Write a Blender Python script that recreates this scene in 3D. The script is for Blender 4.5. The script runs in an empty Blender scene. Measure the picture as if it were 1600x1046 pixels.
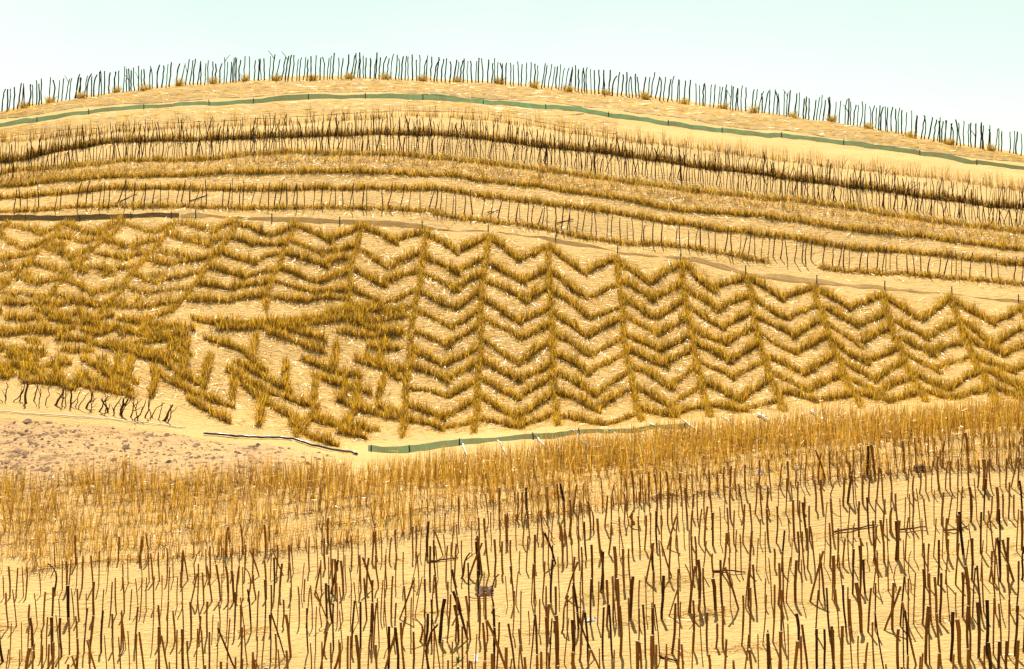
import bpy, bmesh, math
import numpy as np
R = math.radians
rng = np.random.default_rng(7)
scene = bpy.context.scene
col = scene.collection

# ------------------------------------------------------------------ camera, sky, sun, exposure
F = 3375.0            # focal length in pixels of a 1600 px wide picture
HZ = 400.0            # picture row of the eye level
cam = bpy.data.cameras.new('camera'); cam_o = bpy.data.objects.new('camera', cam); col.objects.link(cam_o)
cam.sensor_fit = 'HORIZONTAL'; cam.sensor_width = 36.0; cam.lens = F / 1600 * 36.0
cam.shift_y = -(523.0 - HZ) / 1600.0
cam.clip_end = 6000
cam_o.location = (0, 0, 0); cam_o.rotation_euler = (R(90), 0, 0)
scene.camera = cam_o
SUN_EL, SUN_AZ = 61.0, -2.0
w = bpy.data.worlds.new('World'); scene.world = w; w.use_nodes = True
nt = w.node_tree; nt.nodes.clear()
sky = nt.nodes.new('ShaderNodeTexSky'); sky.sky_type = 'NISHITA'; sky.sun_disc = False
sky.sun_elevation = R(SUN_EL); sky.sun_rotation = R(SUN_AZ); sky.air_density = 0.35; sky.dust_density = 1.2; sky.ozone_density = 1.0
bg = nt.nodes.new('ShaderNodeBackground'); bg.inputs['Strength'].default_value = 0.092
tint = nt.nodes.new('ShaderNodeMix'); tint.data_type = 'RGBA'; tint.blend_type = 'MULTIPLY'
tint.inputs['Factor'].default_value = 1.0; tint.inputs['B'].default_value = (1.17, 1.21, 0.73, 1)
wo = nt.nodes.new('ShaderNodeOutputWorld')
nt.links.new(sky.outputs[0], tint.inputs['A']); wn = nt.nodes.new('ShaderNodeTexNoise'); wn.inputs['Scale'].default_value = 3.0; wn.inputs['Detail'].default_value = 5
wm = nt.nodes.new('ShaderNodeMapRange'); wm.inputs['From Min'].default_value = 0.42; wm.inputs['From Max'].default_value = 0.68; wm.inputs['To Max'].default_value = 0.5
wt = nt.nodes.new('ShaderNodeTexCoord'); nt.links.new(wt.outputs['Generated'], wn.inputs['Vector']); nt.links.new(wn.outputs['Fac'], wm.inputs['Value'])
veil = nt.nodes.new('ShaderNodeMix'); veil.data_type = 'RGBA'; veil.inputs['B'].default_value = (5.2, 5.2, 5.0, 1)   # thin high cloud
nt.links.new(wm.outputs[0], veil.inputs['Factor']); nt.links.new(tint.outputs['Result'], veil.inputs['A']); nt.links.new(veil.outputs['Result'], bg.inputs['Color'])
nt.links.new(bg.outputs[0], wo.inputs['Surface'])
sl = bpy.data.lights.new('sun', 'SUN'); sl.energy = 5.0; sl.angle = R(0.5); sl.color = (1.0, 0.95, 0.86)
so = bpy.data.objects.new('sun', sl); col.objects.link(so)
so.rotation_euler = (R(-(90 - SUN_EL)), 0, R(-SUN_AZ)); so.location = (0, 0, 60)
vs = scene.view_settings; vs.view_transform = 'Standard'; vs.look = 'None'; vs.gamma = 1.0
vs.use_curve_mapping = False; vs.exposure = 1.24

# ------------------------------------------------------------------ materials
def new_mat(name):
    m = bpy.data.materials.new(name); m.use_nodes = True
    n = m.node_tree; n.nodes.clear()
    return m, n, n.nodes.new('ShaderNodeOutputMaterial')
def ramp(n, stops):
    r = n.nodes.new('ShaderNodeValToRGB'); e = r.color_ramp.elements
    while len(e) < len(stops): e.new(0.5)
    for el, (p, c) in zip(e, stops): el.position = p; el.color = (*c, 1)
    return r
def noise(n, scale, detail=4, rough=0.55, coord=None):
    t = n.nodes.new('ShaderNodeTexNoise'); t.inputs['Scale'].default_value = scale
    t.inputs['Detail'].default_value = detail; t.inputs['Roughness'].default_value = rough
    if coord is not None: n.links.new(coord, t.inputs['Vector'])
    return t
def mixc(n, a, b, fac, mode='MIX'):
    m = n.nodes.new('ShaderNodeMix'); m.data_type = 'RGBA'; m.blend_type = mode
    for s, v in (('A', a), ('B', b)):
        if isinstance(v, tuple): m.inputs[s].default_value = (*v, 1)
        else: n.links.new(v, m.inputs[s])
    if isinstance(fac, (int, float)): m.inputs['Factor'].default_value = fac
    else: n.links.new(fac, m.inputs['Factor'])
    return m.outputs['Result']

def mat_sand():
    m, n, out = new_mat('sand')
    tc = n.nodes.new('ShaderNodeTexCoord').outputs['Object']
    big = ramp(n, [(0.3, (0.405, 0.260, 0.096)), (0.7, (0.470, 0.304, 0.117))]); n.links.new(noise(n, 0.35, 5, 0.6, tc).outputs['Fac'], big.inputs['Fac'])
    fine = ramp(n, [(0.30, (0.80, 0.76, 0.70)), (0.5, (1, 1, 1)), (0.75, (1.06, 1.05, 1.02))]); n.links.new(noise(n, 9, 8, 0.75, tc).outputs['Fac'], fine.inputs['Fac'])
    c = mixc(n, big.outputs[0], fine.outputs[0], 1.0, 'MULTIPLY')
    soil = ramp(n, [(0.37, (0.13, 0.068, 0.028)), (0.46, (0.32, 0.195, 0.088)), (0.70, (0.43, 0.275, 0.13))]); n.links.new(noise(n, 3.2, 8, 0.72, tc).outputs['Fac'], soil.inputs['Fac'])
    at = n.nodes.new('ShaderNodeAttribute'); at.attribute_name = 'soil'
    c = mixc(n, c, soil.outputs[0], at.outputs['Fac'])
    b = n.nodes.new('ShaderNodeBsdfPrincipled'); b.inputs['Roughness'].default_value = 0.95
    b.inputs['Specular IOR Level'].default_value = 0.1
    n.links.new(c, b.inputs['Base Color'])
    mp = n.nodes.new('ShaderNodeMapping'); mp.inputs['Scale'].default_value = (3.0, 9.0, 9.0); n.links.new(tc, mp.inputs['Vector'])
    h1 = noise(n, 1.6, 5, 0.6, mp.outputs[0]); h2 = noise(n, 26, 6, 0.7, tc)
    bp = n.nodes.new('ShaderNodeBump'); bp.inputs['Strength'].default_value = 0.7; bp.inputs['Distance'].default_value = 0.12
    bp2 = n.nodes.new('ShaderNodeBump'); bp2.inputs['Strength'].default_value = 0.45; bp2.inputs['Distance'].default_value = 0.03
    n.links.new(h1.outputs['Fac'], bp.inputs['Height']); n.links.new(h2.outputs['Fac'], bp2.inputs['Height'])
    n.links.new(bp.outputs[0], bp2.inputs['Normal']); n.links.new(bp2.outputs[0], b.inputs['Normal'])
    n.links.new(b.outputs[0], out.inputs['Surface'])
    return m
def mat_straw(name, mul=(1, 1, 1), trans=0.40):
    m, n, out = new_mat(name)
    at = n.nodes.new('ShaderNodeAttribute'); at.attribute_name = 'tint'
    c = mixc(n, at.outputs['Color'], mul, 1.0, 'MULTIPLY')
    d = n.nodes.new('ShaderNodeBsdfDiffuse'); t = n.nodes.new('ShaderNodeBsdfTranslucent')
    g = n.nodes.new('ShaderNodeBsdfGlossy'); g.inputs['Roughness'].default_value = 0.38; g.inputs['Color'].default_value = (0.9, 0.85, 0.7, 1)
    n.links.new(c, d.inputs['Color']); n.links.new(c, t.inputs['Color'])
    x = n.nodes.new('ShaderNodeMixShader'); x.inputs[0].default_value = trans
    n.links.new(d.outputs[0], x.inputs[1]); n.links.new(t.outputs[0], x.inputs[2])
    y = n.nodes.new('ShaderNodeMixShader'); y.inputs[0].default_value = 0.07
    n.links.new(x.outputs[0], y.inputs[1]); n.links.new(g.outputs[0], y.inputs[2])
    n.links.new(y.outputs[0], out.inputs['Surface'])
    return m
def mat_wood(name, dark, light, rough=0.6):
    m, n, out = new_mat(name)
    tc = n.nodes.new('ShaderNodeTexCoord').outputs['Object']
    mp = n.nodes.new('ShaderNodeMapping'); mp.inputs['Scale'].default_value = (30, 30, 5); n.links.new(tc, mp.inputs['Vector'])
    oi = n.nodes.new('ShaderNodeObjectInfo')
    no = noise(n, 1.0, 5, 0.7, mp.outputs[0])
    ad = n.nodes.new('ShaderNodeMath'); ad.operation = 'MULTIPLY_ADD'; ad.inputs[1].default_value = 0.75; ad.inputs[2].default_value = -0.32
    n.links.new(oi.outputs['Random'], ad.inputs[0])
    ad2 = n.nodes.new('ShaderNodeMath'); ad2.operation = 'ADD'; n.links.new(ad.outputs[0], ad2.inputs[0]); n.links.new(no.outputs['Fac'], ad2.inputs[1])
    r = ramp(n, [(0.2, dark), (0.85, light)]); n.links.new(ad2.outputs[0], r.inputs['Fac'])
    b = n.nodes.new('ShaderNodeBsdfPrincipled'); b.inputs['Roughness'].default_value = 0.8; b.inputs['Specular IOR Level'].default_value = 0.2
    n.links.new(r.outputs[0], b.inputs['Base Color'])
    bp = n.nodes.new('ShaderNodeBump'); bp.inputs['Strength'].default_value = 0.4; bp.inputs['Distance'].default_value = 0.01
    n.links.new(no.outputs['Fac'], bp.inputs['Height']); n.links.new(bp.outputs[0], b.inputs['Normal'])
    n.links.new(b.outputs[0], out.inputs['Surface'])
    return m
def mat_net(name, colr, open_frac, scale):
    m, n, out = new_mat(name)
    tc = n.nodes.new('ShaderNodeTexCoord').outputs['Object']
    nz = noise(n, 2.5, 4, 0.6, tc)
    r = ramp(n, [(0.3, tuple(0.6 * v for v in colr)), (0.7, tuple(1.3 * v for v in colr))]); n.links.new(nz.outputs['Fac'], r.inputs['Fac'])
    d = n.nodes.new('ShaderNodeBsdfDiffuse'); t = n.nodes.new('ShaderNodeBsdfTranslucent'); n.links.new(r.outputs[0], d.inputs[0]); n.links.new(r.outputs[0], t.inputs[0])
    x = n.nodes.new('ShaderNodeMixShader'); x.inputs[0].default_value = 0.5; n.links.new(d.outputs[0], x.inputs[1]); n.links.new(t.outputs[0], x.inputs[2])
    tr = n.nodes.new('ShaderNodeBsdfTransparent')
    y = n.nodes.new('ShaderNodeMixShader'); y.inputs[0].default_value = open_frac; n.links.new(x.outputs[0], y.inputs[1]); n.links.new(tr.outputs[0], y.inputs[2])
    n.links.new(y.outputs[0], out.inputs['Surface'])
    return m
def mat_plain(name, c, rough=0.6, var=0.3, scale=8.0):
    m, n, out = new_mat(name)
    tc = n.nodes.new('ShaderNodeTexCoord').outputs['Object']
    r = ramp(n, [(0.3, tuple(v * (1 - var) for v in c)), (0.7, tuple(min(1, v * (1 + var)) for v in c))]); n.links.new(noise(n, scale, 5, 0.6, tc).outputs['Fac'], r.inputs['Fac'])
    b = n.nodes.new('ShaderNodeBsdfPrincipled'); b.inputs['Roughness'].default_value = rough
    n.links.new(r.outputs[0], b.inputs['Base Color']); n.links.new(b.outputs[0], out.inputs['Surface'])
    return m
M_SAND = mat_sand()
M_STRAW = mat_straw('straw_thatch')
M_TALL = mat_straw('standing_straw', (1, 1, 1), 0.45)
M_STAKE = mat_wood('stake_bark', (0.022, 0.008, 0.001), (0.24, 0.10, 0.012))
M_CUT = mat_plain('cut_wood', (0.30, 0.21, 0.105), 0.8)
M_RIDGE = mat_wood('ridge_stake_bark', (0.020, 0.008, 0.008), (0.070, 0.030, 0.024))
M_SLOPE = mat_wood('slope_stick_bark', (0.018, 0.007, 0.002), (0.10, 0.040, 0.010))
M_MAT = mat_plain('straw_mat_weave', (0.34, 0.205, 0.05), 0.9, 0.25, 4)
M_NETG = mat_net('green_net', (0.006, 0.125, 0.068), 0.2, 70)
M_NETB = mat_net('brown_net', (0.22, 0.14, 0.058), 0.30, 60)
M_NETK = mat_net('black_net', (0.02, 0.012, 0.004), 0.1, 60)
M_WHITE = mat_plain('white_plastic', (0.46, 0.45, 0.42), 0.5, 0.15)
M_BLACK = mat_plain('black_plastic', (0.015, 0.015, 0.017), 0.3, 0.2)
M_POST = mat_plain('dark_post', (0.04, 0.06, 0.035), 0.7)
M_SOIL = mat_plain('clod_soil', (0.17, 0.095, 0.042), 0.95, 0.4, 12)
M_LEAF = mat_plain('green_leaf', (0.10, 0.22, 0.03), 0.6)
M_CLOTH = mat_plain('brown_cloth', (0.10, 0.045, 0.012), 0.9, 0.4, 20)

# ------------------------------------------------------------------ terrain
UG = np.unique(np.concatenate([np.linspace(-5200, -300, 40), np.arange(-300, 1901, 8), np.linspace(1900, 6800, 40)]).astype(float))
def curve(pts, sig=26):
    p = np.array(pts, float); g = np.arange(-6000, 7601, 4.0)
    y = np.interp(g, p[:, 0], p[:, 1])
    s0 = (p[1, 1] - p[0, 1]) / (p[1, 0] - p[0, 0]); s1 = (p[-1, 1] - p[-2, 1]) / (p[-1, 0] - p[-2, 0])
    a = p[0, 0] - g; b = g - p[-1, 0]
    ext = lambda d: 500 * np.tanh(np.maximum(d, 0) / 500)
    y = y - s0 * ext(a) + s1 * ext(b)
    k = np.arange(-25, 26) * 4.0; k = np.exp(-0.5 * (k / sig) ** 2); k /= k.sum()
    y = np.convolve(np.pad(y, 25, mode='edge'), k, mode='valid')
    return lambda u: np.interp(u, g, y)
L_R = curve([(0,175),(100,158),(200,143),(300,132),(430,124),(560,122),(700,126),(800,132),(900,141),(1000,151),(1100,163),(1200,178),(1300,193),(1400,208),(1500,226),(1600,243)])
L_N = curve([(0,197),(60,189),(160,177),(300,165),(450,157),(570,153),(650,154),(750,160),(870,169),(960,182),(1050,194),(1150,207),(1260,221),(1380,234),(1480,247),(1600,264)])
L_A = curve([(0,222),(200,206),(400,193),(630,183),(760,190),(900,207),(1000,220),(1180,244),(1340,262),(1480,280),(1600,299)])
L_B = curve([(0,254),(34,249),(135,227),(304,219),(506,212),(564,208),(733,215),(834,225),(935,237),(1070,258),(1161,272),(1262,283),(1364,297),(1465,310),(1600,331)])
L_C = curve([(0,271),(34,266),(202,255),(337,246),(506,242),(631,241),(732,250),(834,263),(935,277),(1070,297),(1161,308),(1296,322),(1431,343),(1600,365)])
L_D = curve([(0,291),(169,278),(337,273),(506,270),(631,270),(732,278),(834,292),(935,306),(1070,328),(1161,336),(1296,354),(1431,370),(1600,391)])
L_E = curve([(0,310),(169,297),(337,296),(506,293),(631,295),(732,303),(834,317),(935,330),(1070,352),(1161,363),(1296,381),(1431,396),(1600,414)])
L_F = curve([(0,329),(270,317),(506,321),(631,327),(732,336),(817,350),(935,366),(1070,392),(1161,396),(1296,411),(1431,428),(1600,440)])
L_G = curve([(0,331),(219,322),(506,325),(564,323),(665,332),(732,344),(867,361),(935,374),(1002,383),(1110,396),(1262,416),(1397,427),(1600,446)])
L_H = curve([(0,345),(270,340),(310,340),(500,347),(660,355),(800,369),(900,385),(1000,400),(1100,414),(1200,429),(1300,442),(1400,454),(1500,463),(1600,473)])
L_J = curve([(0,648),(250,664),(420,688),(500,699),(600,704),(700,696),(830,686),(1000,674),(1100,665),(1300,652),(1450,643),(1600,637)])
D_L = curve([(0,46.0),(400,45.1),(800,44.4),(1200,44.1),(1600,44.0)], 80)
D_H = curve([(0,66),(800,65.5),(1600,61.5)], 90)
D_B = curve([(0,72.5),(800,72.5),(1600,68.5)], 90)
D_N = curve([(0,79),(800,80),(1600,76)], 90)
D_R = curve([(0,85),(800,87),(1600,82)], 90)
def fore_z(u, D):
    X = (u - 800) / F * D
    return -6.89 + 0.28 * (D - 36) + 0.12 * 18 * np.tanh(X / 18)
DG = np.unique(np.round(np.concatenate([np.arange(-80, 24, 2.0), np.arange(24, 100, 0.2), np.arange(100, 200, 4), np.geomspace(200, 4000, 24)]), 3))
def pchip(x, y, q):
    h = np.diff(x); d = np.diff(y) / h; m = np.zeros_like(y)
    for i in range(1, len(x) - 1):
        if d[i-1] * d[i] > 0:
            w1 = 2*h[i] + h[i-1]; w2 = h[i] + 2*h[i-1]; m[i] = (w1 + w2) / (w1/d[i-1] + w2/d[i])
    m[0] = d[0]; m[-1] = d[-1]
    i = np.clip(np.searchsorted(x, q) - 1, 0, len(x) - 2); t = (q - x[i]) / h[i]
    return (2*t**3-3*t**2+1)*y[i] + (t**3-2*t**2+t)*h[i]*m[i] + (-2*t**3+3*t**2)*y[i+1] + (t**3-t**2)*h[i]*m[i+1]
def zpx(y, D): return (HZ - y) / F * D
ZS = np.zeros((len(UG), len(DG)))
ker = np.exp(-0.5 * (np.arange(-5, 6) / 2.5) ** 2); ker /= ker.sum()
fine = (DG >= 24) & (DG < 100)
for i, u in enumerate(UG):
    uu = float(np.clip(u, -1600, 3200))
    k = [(-90, -2.0), (-4, -1.6), (2, -1.9), (8, -4.6), (14, -7.2), (20, -8.6), (26, -9.1)]
    dl = float(D_L(uu))
    for D in (32, 35, 38, 41): k.append((D, float(fore_z(uu, D))))
    k.append((dl, float(fore_z(uu, dl))))
    dh, db, dn, dr = (float(f(uu)) for f in (D_H, D_B, D_N, D_R))
    k += [(52, zpx(float(L_J(uu)), 52)), (dh, zpx(float(L_H(uu)), dh)), (db, zpx(float(L_B(uu)), db)), (dn, zpx(float(L_N(uu)), dn))]
    zr = zpx(float(L_R(uu)), dr)
    k += [(dr, zr), (dr + 6, zr - 0.12), (dr + 18, zr - 2.0), (dr + 45, zr - 6.0), (190, -7.0), (4100, -12.0)]
    k = np.array(k); z = pchip(k[:, 0], k[:, 1], DG)
    zf = z[fine]; z[fine] = np.convolve(np.pad(zf, 5, mode='edge'), ker, mode='valid')
    ZS[i] = z
DE = np.maximum(DG, 20.0)
XG = (UG[:, None] - 800) / F * DE[None, :]
# soft dunes between the rows, ripples: small heights of the real surface
def vnoise(x, y, s, seed):
    r = np.random.default_rng(seed).random((64, 64)); a = x / s; b = y / s
    i = np.floor(a).astype(int); j = np.floor(b).astype(int); fx = a - i; fy = b - j
    fx = fx*fx*(3-2*fx); fy = fy*fy*(3-2*fy); g = lambda p, q: r[p % 64, q % 64]
    return (g(i,j)*(1-fx)+g(i+1,j)*fx)*(1-fy) + (g(i,j+1)*(1-fx)+g(i+1,j+1)*fx)*fy - 0.5
YG = np.broadcast_to(DG[None, :], XG.shape)
ZG = ZS + 0.16*vnoise(XG, YG, 2.6, 1) + 0.08*vnoise(XG, YG, 0.9, 2) + 0.045*vnoise(XG, YG, 0.42, 3)
def bil(Z, u, D):
    u = np.asarray(u, float); D = np.asarray(D, float)
    i = np.clip(np.searchsorted(UG, u) - 1, 0, len(UG)-2); j = np.clip(np.searchsorted(DG, D) - 1, 0, len(DG)-2)
    a = np.clip((u - UG[i]) / (UG[i+1]-UG[i]), 0, 1); b = np.clip((D - DG[j]) / (DG[j+1]-DG[j]), 0, 1)
    return (Z[i,j]*(1-a)+Z[i+1,j]*a)*(1-b) + (Z[i,j+1]*(1-a)+Z[i+1,j+1]*a)*b
def gz(X, Y):
    X = np.asarray(X, float); Y = np.asarray(Y, float)
    return bil(ZG, 800 + F * X / np.maximum(Y, 20), Y)
YP = HZ - F * ZS / np.maximum(DG, 1)[None, :]
jv0, jv1 = np.searchsorted(DG, 24), np.searchsorted(DG, 88)
def depth_at(u, y):
    """distance of the ground that shows at picture point (u, y)"""
    u = np.atleast_1d(np.asarray(u, float)); y = np.broadcast_to(np.asarray(y, float), u.shape); out = np.zeros(len(u))
    for k in range(len(u)):
        i = int(np.argmin(np.abs(UG - u[k]))); p = np.minimum.accumulate(YP[i, jv0:jv1])
        out[k] = np.interp(-y[k], -p, DG[jv0:jv1])
    return out
def W(u, y):
    """picture point -> ground point in metres"""
    D = depth_at(u, y); u = np.atleast_1d(np.asarray(u, float)); X = (u - 800) / F * D
    return np.stack([X, D, gz(X, D)], 1)

def link(name, me, loc=(0, 0, 0), parent=None):
    o = bpy.data.objects.new(name, me); col.objects.link(o); o.location = loc
    if parent is not None: o.parent = parent
    return o
def tag(o, label=None, cat=None, group=None, kind=None):
    if label: o['label'] = label
    if cat: o['category'] = cat
    if group: o['group'] = group
    if kind: o['kind'] = kind
    return o
def mesh(name, v, f, mats, tint=None, smooth=False, mi=None):
    me = bpy.data.meshes.new(name); v = np.asarray(v, np.float32); 
    f = np.asarray(f, np.int32)
    n = len(f); k = f.shape[1]
    me.vertices.add(len(v)); me.vertices.foreach_set('co', v.ravel())
    me.loops.add(n * k); me.loops.foreach_set('vertex_index', f.ravel())
    me.polygons.add(n); me.polygons.foreach_set('loop_start', np.arange(0, n*k, k, dtype=np.int32))
    try: me.polygons.foreach_set('loop_total', np.full(n, k, dtype=np.int32))
    except Exception: pass
    for m in mats: me.materials.append(m)
    if mi is not None: me.polygons.foreach_set('material_index', np.asarray(mi, np.int32))
    me.update(calc_edges=True)
    me.polygons.foreach_set('use_smooth', np.full(n, smooth))
    if tint is not None:
        a = me.attributes.new('tint', 'FLOAT_COLOR', 'POINT')
        a.data.foreach_set('color', np.concatenate([tint, np.ones((len(tint), 1))], 1).astype(np.float32).ravel())
    me.validate()
    return me
NU, ND = len(UG), len(DG)
idx = np.arange(NU*ND).reshape(NU, ND)
tf = np.stack([idx[:-1,:-1], idx[1:,:-1], idx[1:,1:], idx[:-1,1:]], -1).reshape(-1, 4)
tme = mesh('dune_ground', np.stack([XG, YG, ZG], -1).reshape(-1, 3), tf, [M_SAND], smooth=True)
# brown tilled soil at the foot of the dune, left: a colour of the ground itself
yy = HZ - F*ZS/np.maximum(DG, 1)[None, :]; uu = np.broadcast_to(UG[:, None], yy.shape)
top = np.interp(UG, [-400, 0, 250, 330, 420, 520, 600], [640, 652, 668, 682, 692, 706, 712])[:, None]
s = np.clip((yy - top) / 6, 0, 1) * np.clip((790 - yy) / 45, 0, 1) * np.clip((560 - uu) / 160, 0, 1) * (YG > 40) * (YG < 54)
s *= np.clip(0.85 + 1.1*vnoise(XG, YG, 1.4, 11), 0, 1)
a = tme.attributes.new('soil', 'FLOAT', 'POINT'); a.data.foreach_set('value', s.astype(np.float32).ravel())
tag(link('sand_dune', tme), 'golden sand dune rising to a rounded ridge', None, None, 'structure')

# ------------------------------------------------------------------ builders
GOLD = np.array([[0.68,0.415,0.022],[0.58,0.33,0.015],[0.74,0.49,0.055],[0.30,0.15,0.008],[0.46,0.32,0.024],[0.58,0.37,0.13],[0.15,0.07,0.008]])
def tints(n, p, pal=GOLD):
    c = pal[rng.choice(len(pal), n, p=np.array(p)/np.sum(p))]
    return c * rng.uniform(0.62, 1.32, (n, 1))
def ribbons(base, vec, width, c, bend=0.12, seg=2):
    """flat bent straws: base (N,3), vec (N,3) to the tip"""
    n = len(base); L = np.linalg.norm(vec, axis=1, keepdims=True)
    r = rng.normal(size=(n, 3)); side = np.cross(vec, r); side /= np.linalg.norm(side, axis=1, keepdims=True) + 1e-9
    off = np.cross(vec, side); off /= np.linalg.norm(off, axis=1, keepdims=True) + 1e-9
    off = off * L * rng.normal(0, bend, (n, 1))
    wd = np.broadcast_to(np.asarray(width, float).reshape(-1, 1) if np.ndim(width) else width, (n, 1))
    vs_ = []
    for k in range(seg + 1):
        t = k / seg; p = base + vec*t + off*(4*t*(1-t))*0.8
        ww = wd * (1 - 0.72*t*t) * 0.5
        vs_ += [p - side*ww, p + side*ww]
    v = np.stack(vs_, 1).reshape(-1, 3); nv = 2*(seg+1)
    o = (np.arange(n)*nv)[:, None]
    f = np.concatenate([o + np.array([2*k, 2*k+1, 2*k+3, 2*k+2]) for k in range(seg)], 0)
    return v, f, np.repeat(c, nv, 0)
def join(parts):
    v, f, c, k = [], [], [], 0
    for a in parts:
        v.append(a[0]); f.append(a[1] + k); c.append(a[2]); k += len(a[0])
    return np.concatenate(v), np.concatenate(f), np.concatenate(c)
def along(path, n, jit=0.0):
    """n random ground points along a picture polyline, jitter in metres"""
    p = np.array(path, float); d = np.maximum(np.hypot(*np.diff(p, axis=0).T), 1e-6); cs = np.concatenate([[0], np.cumsum(d)])
    m = max(4, int(cs[-1] / 6) + 2); q = np.linspace(0, cs[-1], m)
    w3 = W(np.interp(q, cs, p[:, 0]), np.interp(q, cs, p[:, 1]))
    L3 = np.concatenate([[0], np.cumsum(np.linalg.norm(np.diff(w3, axis=0), axis=1))])
    if n < 1: n = int(n * 1e4 * L3[-1]) if False else 1
    s_ = rng.random(n) * L3[-1]
    X = np.interp(s_, L3, w3[:, 0]) + rng.normal(0, jit, n); Y = np.interp(s_, L3, w3[:, 1]) + rng.normal(0, jit, n)
    return X, Y, s_, L3[-1]
def plen(path):
    p = np.array(path, float); w3 = W(np.interp(np.linspace(0, len(p)-1, 12*len(p)), range(len(p)), p[:, 0]), np.interp(np.linspace(0, len(p)-1, 12*len(p)), range(len(p)), p[:, 1]))
    return float(np.linalg.norm(np.diff(w3, axis=0), axis=1).sum())
P_ROW = (5, 4, 3, 3.4, 2.0, 1.2, 3.4)
P_LAY = (2, 1, 3, 1, 1, 6, 0.3)
LITTER = []
def straw_row(path, dens=300, h=(0.20, 0.40), spread=0.045, lean=0.30, width=0.012, lay=60, clump=0.35, layr=0.28, pal=P_ROW):
    L = plen(path); n = max(12, int(dens*L))
    X, Y, s_, _ = along(path, n, spread)
    ph = rng.random()*10
    keep = (np.sin(s_*7.3+ph)+np.sin(s_*17.1+2*ph)+np.sin(s_*3.1+3*ph))/3 > -1 + clump*2*rng.random(n)*0.9
    X, Y, s_ = X[keep], Y[keep], s_[keep]; n = len(X)
    hh = rng.uniform(h[0], h[1], n) * (1 + 0.20*np.sin(s_*5.7+ph) + 0.17*np.sin(s_*13+ph) + 0.1*np.sin(s_*29+ph))
    vec = np.stack([rng.normal(0, lean, n), rng.normal(0, lean, n), np.ones(n)], 1); vec = vec/np.linalg.norm(vec, axis=1, keepdims=True)*hh[:, None]
    base = np.stack([X, Y, gz(X, Y) - 0.015], 1)
    parts = [ribbons(base, vec, rng.uniform(0.6, 1.3, n)*width, tints(n, pal), 0.10)]
    q = rng.integers(0, n, int(n*0.55)); bb = base[q] + np.stack([rng.normal(0, 0.02, len(q)), rng.normal(0, 0.02, len(q)), np.zeros(len(q))], 1)   # short straws in darker tints, added to deepen the shade at the row foot
    vv = np.stack([rng.normal(0, 0.3, len(q)), rng.normal(0, 0.3, len(q)), np.ones(len(q))], 1)*rng.uniform(0.06, 0.16, (len(q), 1))
    parts.append(ribbons(bb, vv, rng.uniform(0.8, 1.4, len(q))*width, tints(len(q), (3, 4, 1, 4, 2, 0.3, 3)), 0.1))
    m = int(lay*L)
    if m:
        X, Y, _, _ = along(path, m, layr); a = rng.random(m)*2*np.pi; l = rng.uniform(0.1, 0.32, m)
        X2, Y2 = X+np.cos(a)*l, Y+np.sin(a)*l
        b0 = np.stack([X, Y, gz(X, Y)+rng.uniform(0.0, 0.03, m)], 1); b1 = np.stack([X2, Y2, gz(X2, Y2)+rng.uniform(0.0, 0.05, m)], 1)
        LITTER.append(ribbons(b0, b1-b0, rng.uniform(0.5, 1.2, m)*0.0098, tints(m, P_LAY), 0.06))
    return join(parts)
def put(name, vfc, mat, parent=None, org=None):
    v, f, c = vfc
    if org is None: org = np.array([v[:, 0].mean(), v[:, 1].mean(), v[:, 2].min()])
    me = mesh(name, v - org, f, [mat], tint=c)
    if parent is None: return link(name, me, org)
    return link(name, me, org - np.array(parent.location), parent)
def empty(name, loc):
    o = bpy.data.objects.new(name, None); o.empty_display_size = 0.2; col.objects.link(o); o.location = loc
    return o
def tube(pts, rad, sides=6, cap=True, taper_noise=0.0):
    p = np.asarray(pts, float); n = len(p); rad = np.broadcast_to(rad, (n,)) * (1 + rng.normal(0, taper_noise, n) if taper_noise else 1)
    t = np.gradient(p, axis=0); t /= np.linalg.norm(t, axis=1, keepdims=True)
    ref = np.array([0.0, 1.0, 0.0]) if abs(t[:, 1]).mean() < 0.8 else np.array([0.0, 0.0, 1.0])
    a = np.cross(t, ref); a /= np.linalg.norm(a, axis=1, keepdims=True); b = np.cross(t, a)
    th = np.arange(sides)*2*np.pi/sides
    v = (p[:, None] + rad[:, None, None]*(np.cos(th)[None, :, None]*a[:, None] + np.sin(th)[None, :, None]*b[:, None])).reshape(-1, 3)
    f = [[k*sides+i, k*sides+(i+1) % sides, (k+1)*sides+(i+1) % sides, (k+1)*sides+i] for k in range(n-1) for i in range(sides)]
    mi = [0]*len(f)
    if cap:
        v = np.concatenate([v, p[-1:] + t[-1:]*rad[-1]*0.15]); c = len(v)-1
        for i in range(sides): f.append([(n-1)*sides+i, (n-1)*sides+(i+1) % sides, c, c]); mi.append(1)
    return v, f, mi
def tube_mesh(name, tubes, mats):
    me = bpy.data.meshes.new(name); v, f, mi, k = [], [], [], 0
    for a, b, c in tubes:
        v += a.tolist(); f += [[i+k for i in dict.fromkeys(q)] for q in b]; mi += c; k += len(a)
    me.from_pydata(v, [], f)
    for m in mats: me.materials.append(m)
    me.polygons.foreach_set('material_index', np.minimum(mi, len(mats)-1).astype(np.int32)); me.polygons.foreach_set('use_smooth', np.array(mi) == 0)
    me.update(); return me
ORD = ['first','second','third','fourth','fifth','sixth','seventh','eighth','ninth','tenth','eleventh','twelfth','thirteenth','fourteenth','fifteenth','sixteenth','seventeenth','eighteenth','nineteenth','twentieth']
def nth(i):
    if i < 20: return ORD[i]
    k = i + 1; suf = 'th' if 10 <= k % 100 <= 20 else {1: 'st', 2: 'nd', 3: 'rd'}.get(k % 10, 'th')
    return f'{k}{suf}'
def curve_path(fn, u0, u1, dy=0.0, step=16):
    u = np.arange(u0, u1 + step, step); return np.stack([u, fn(u) + dy], 1)

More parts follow.
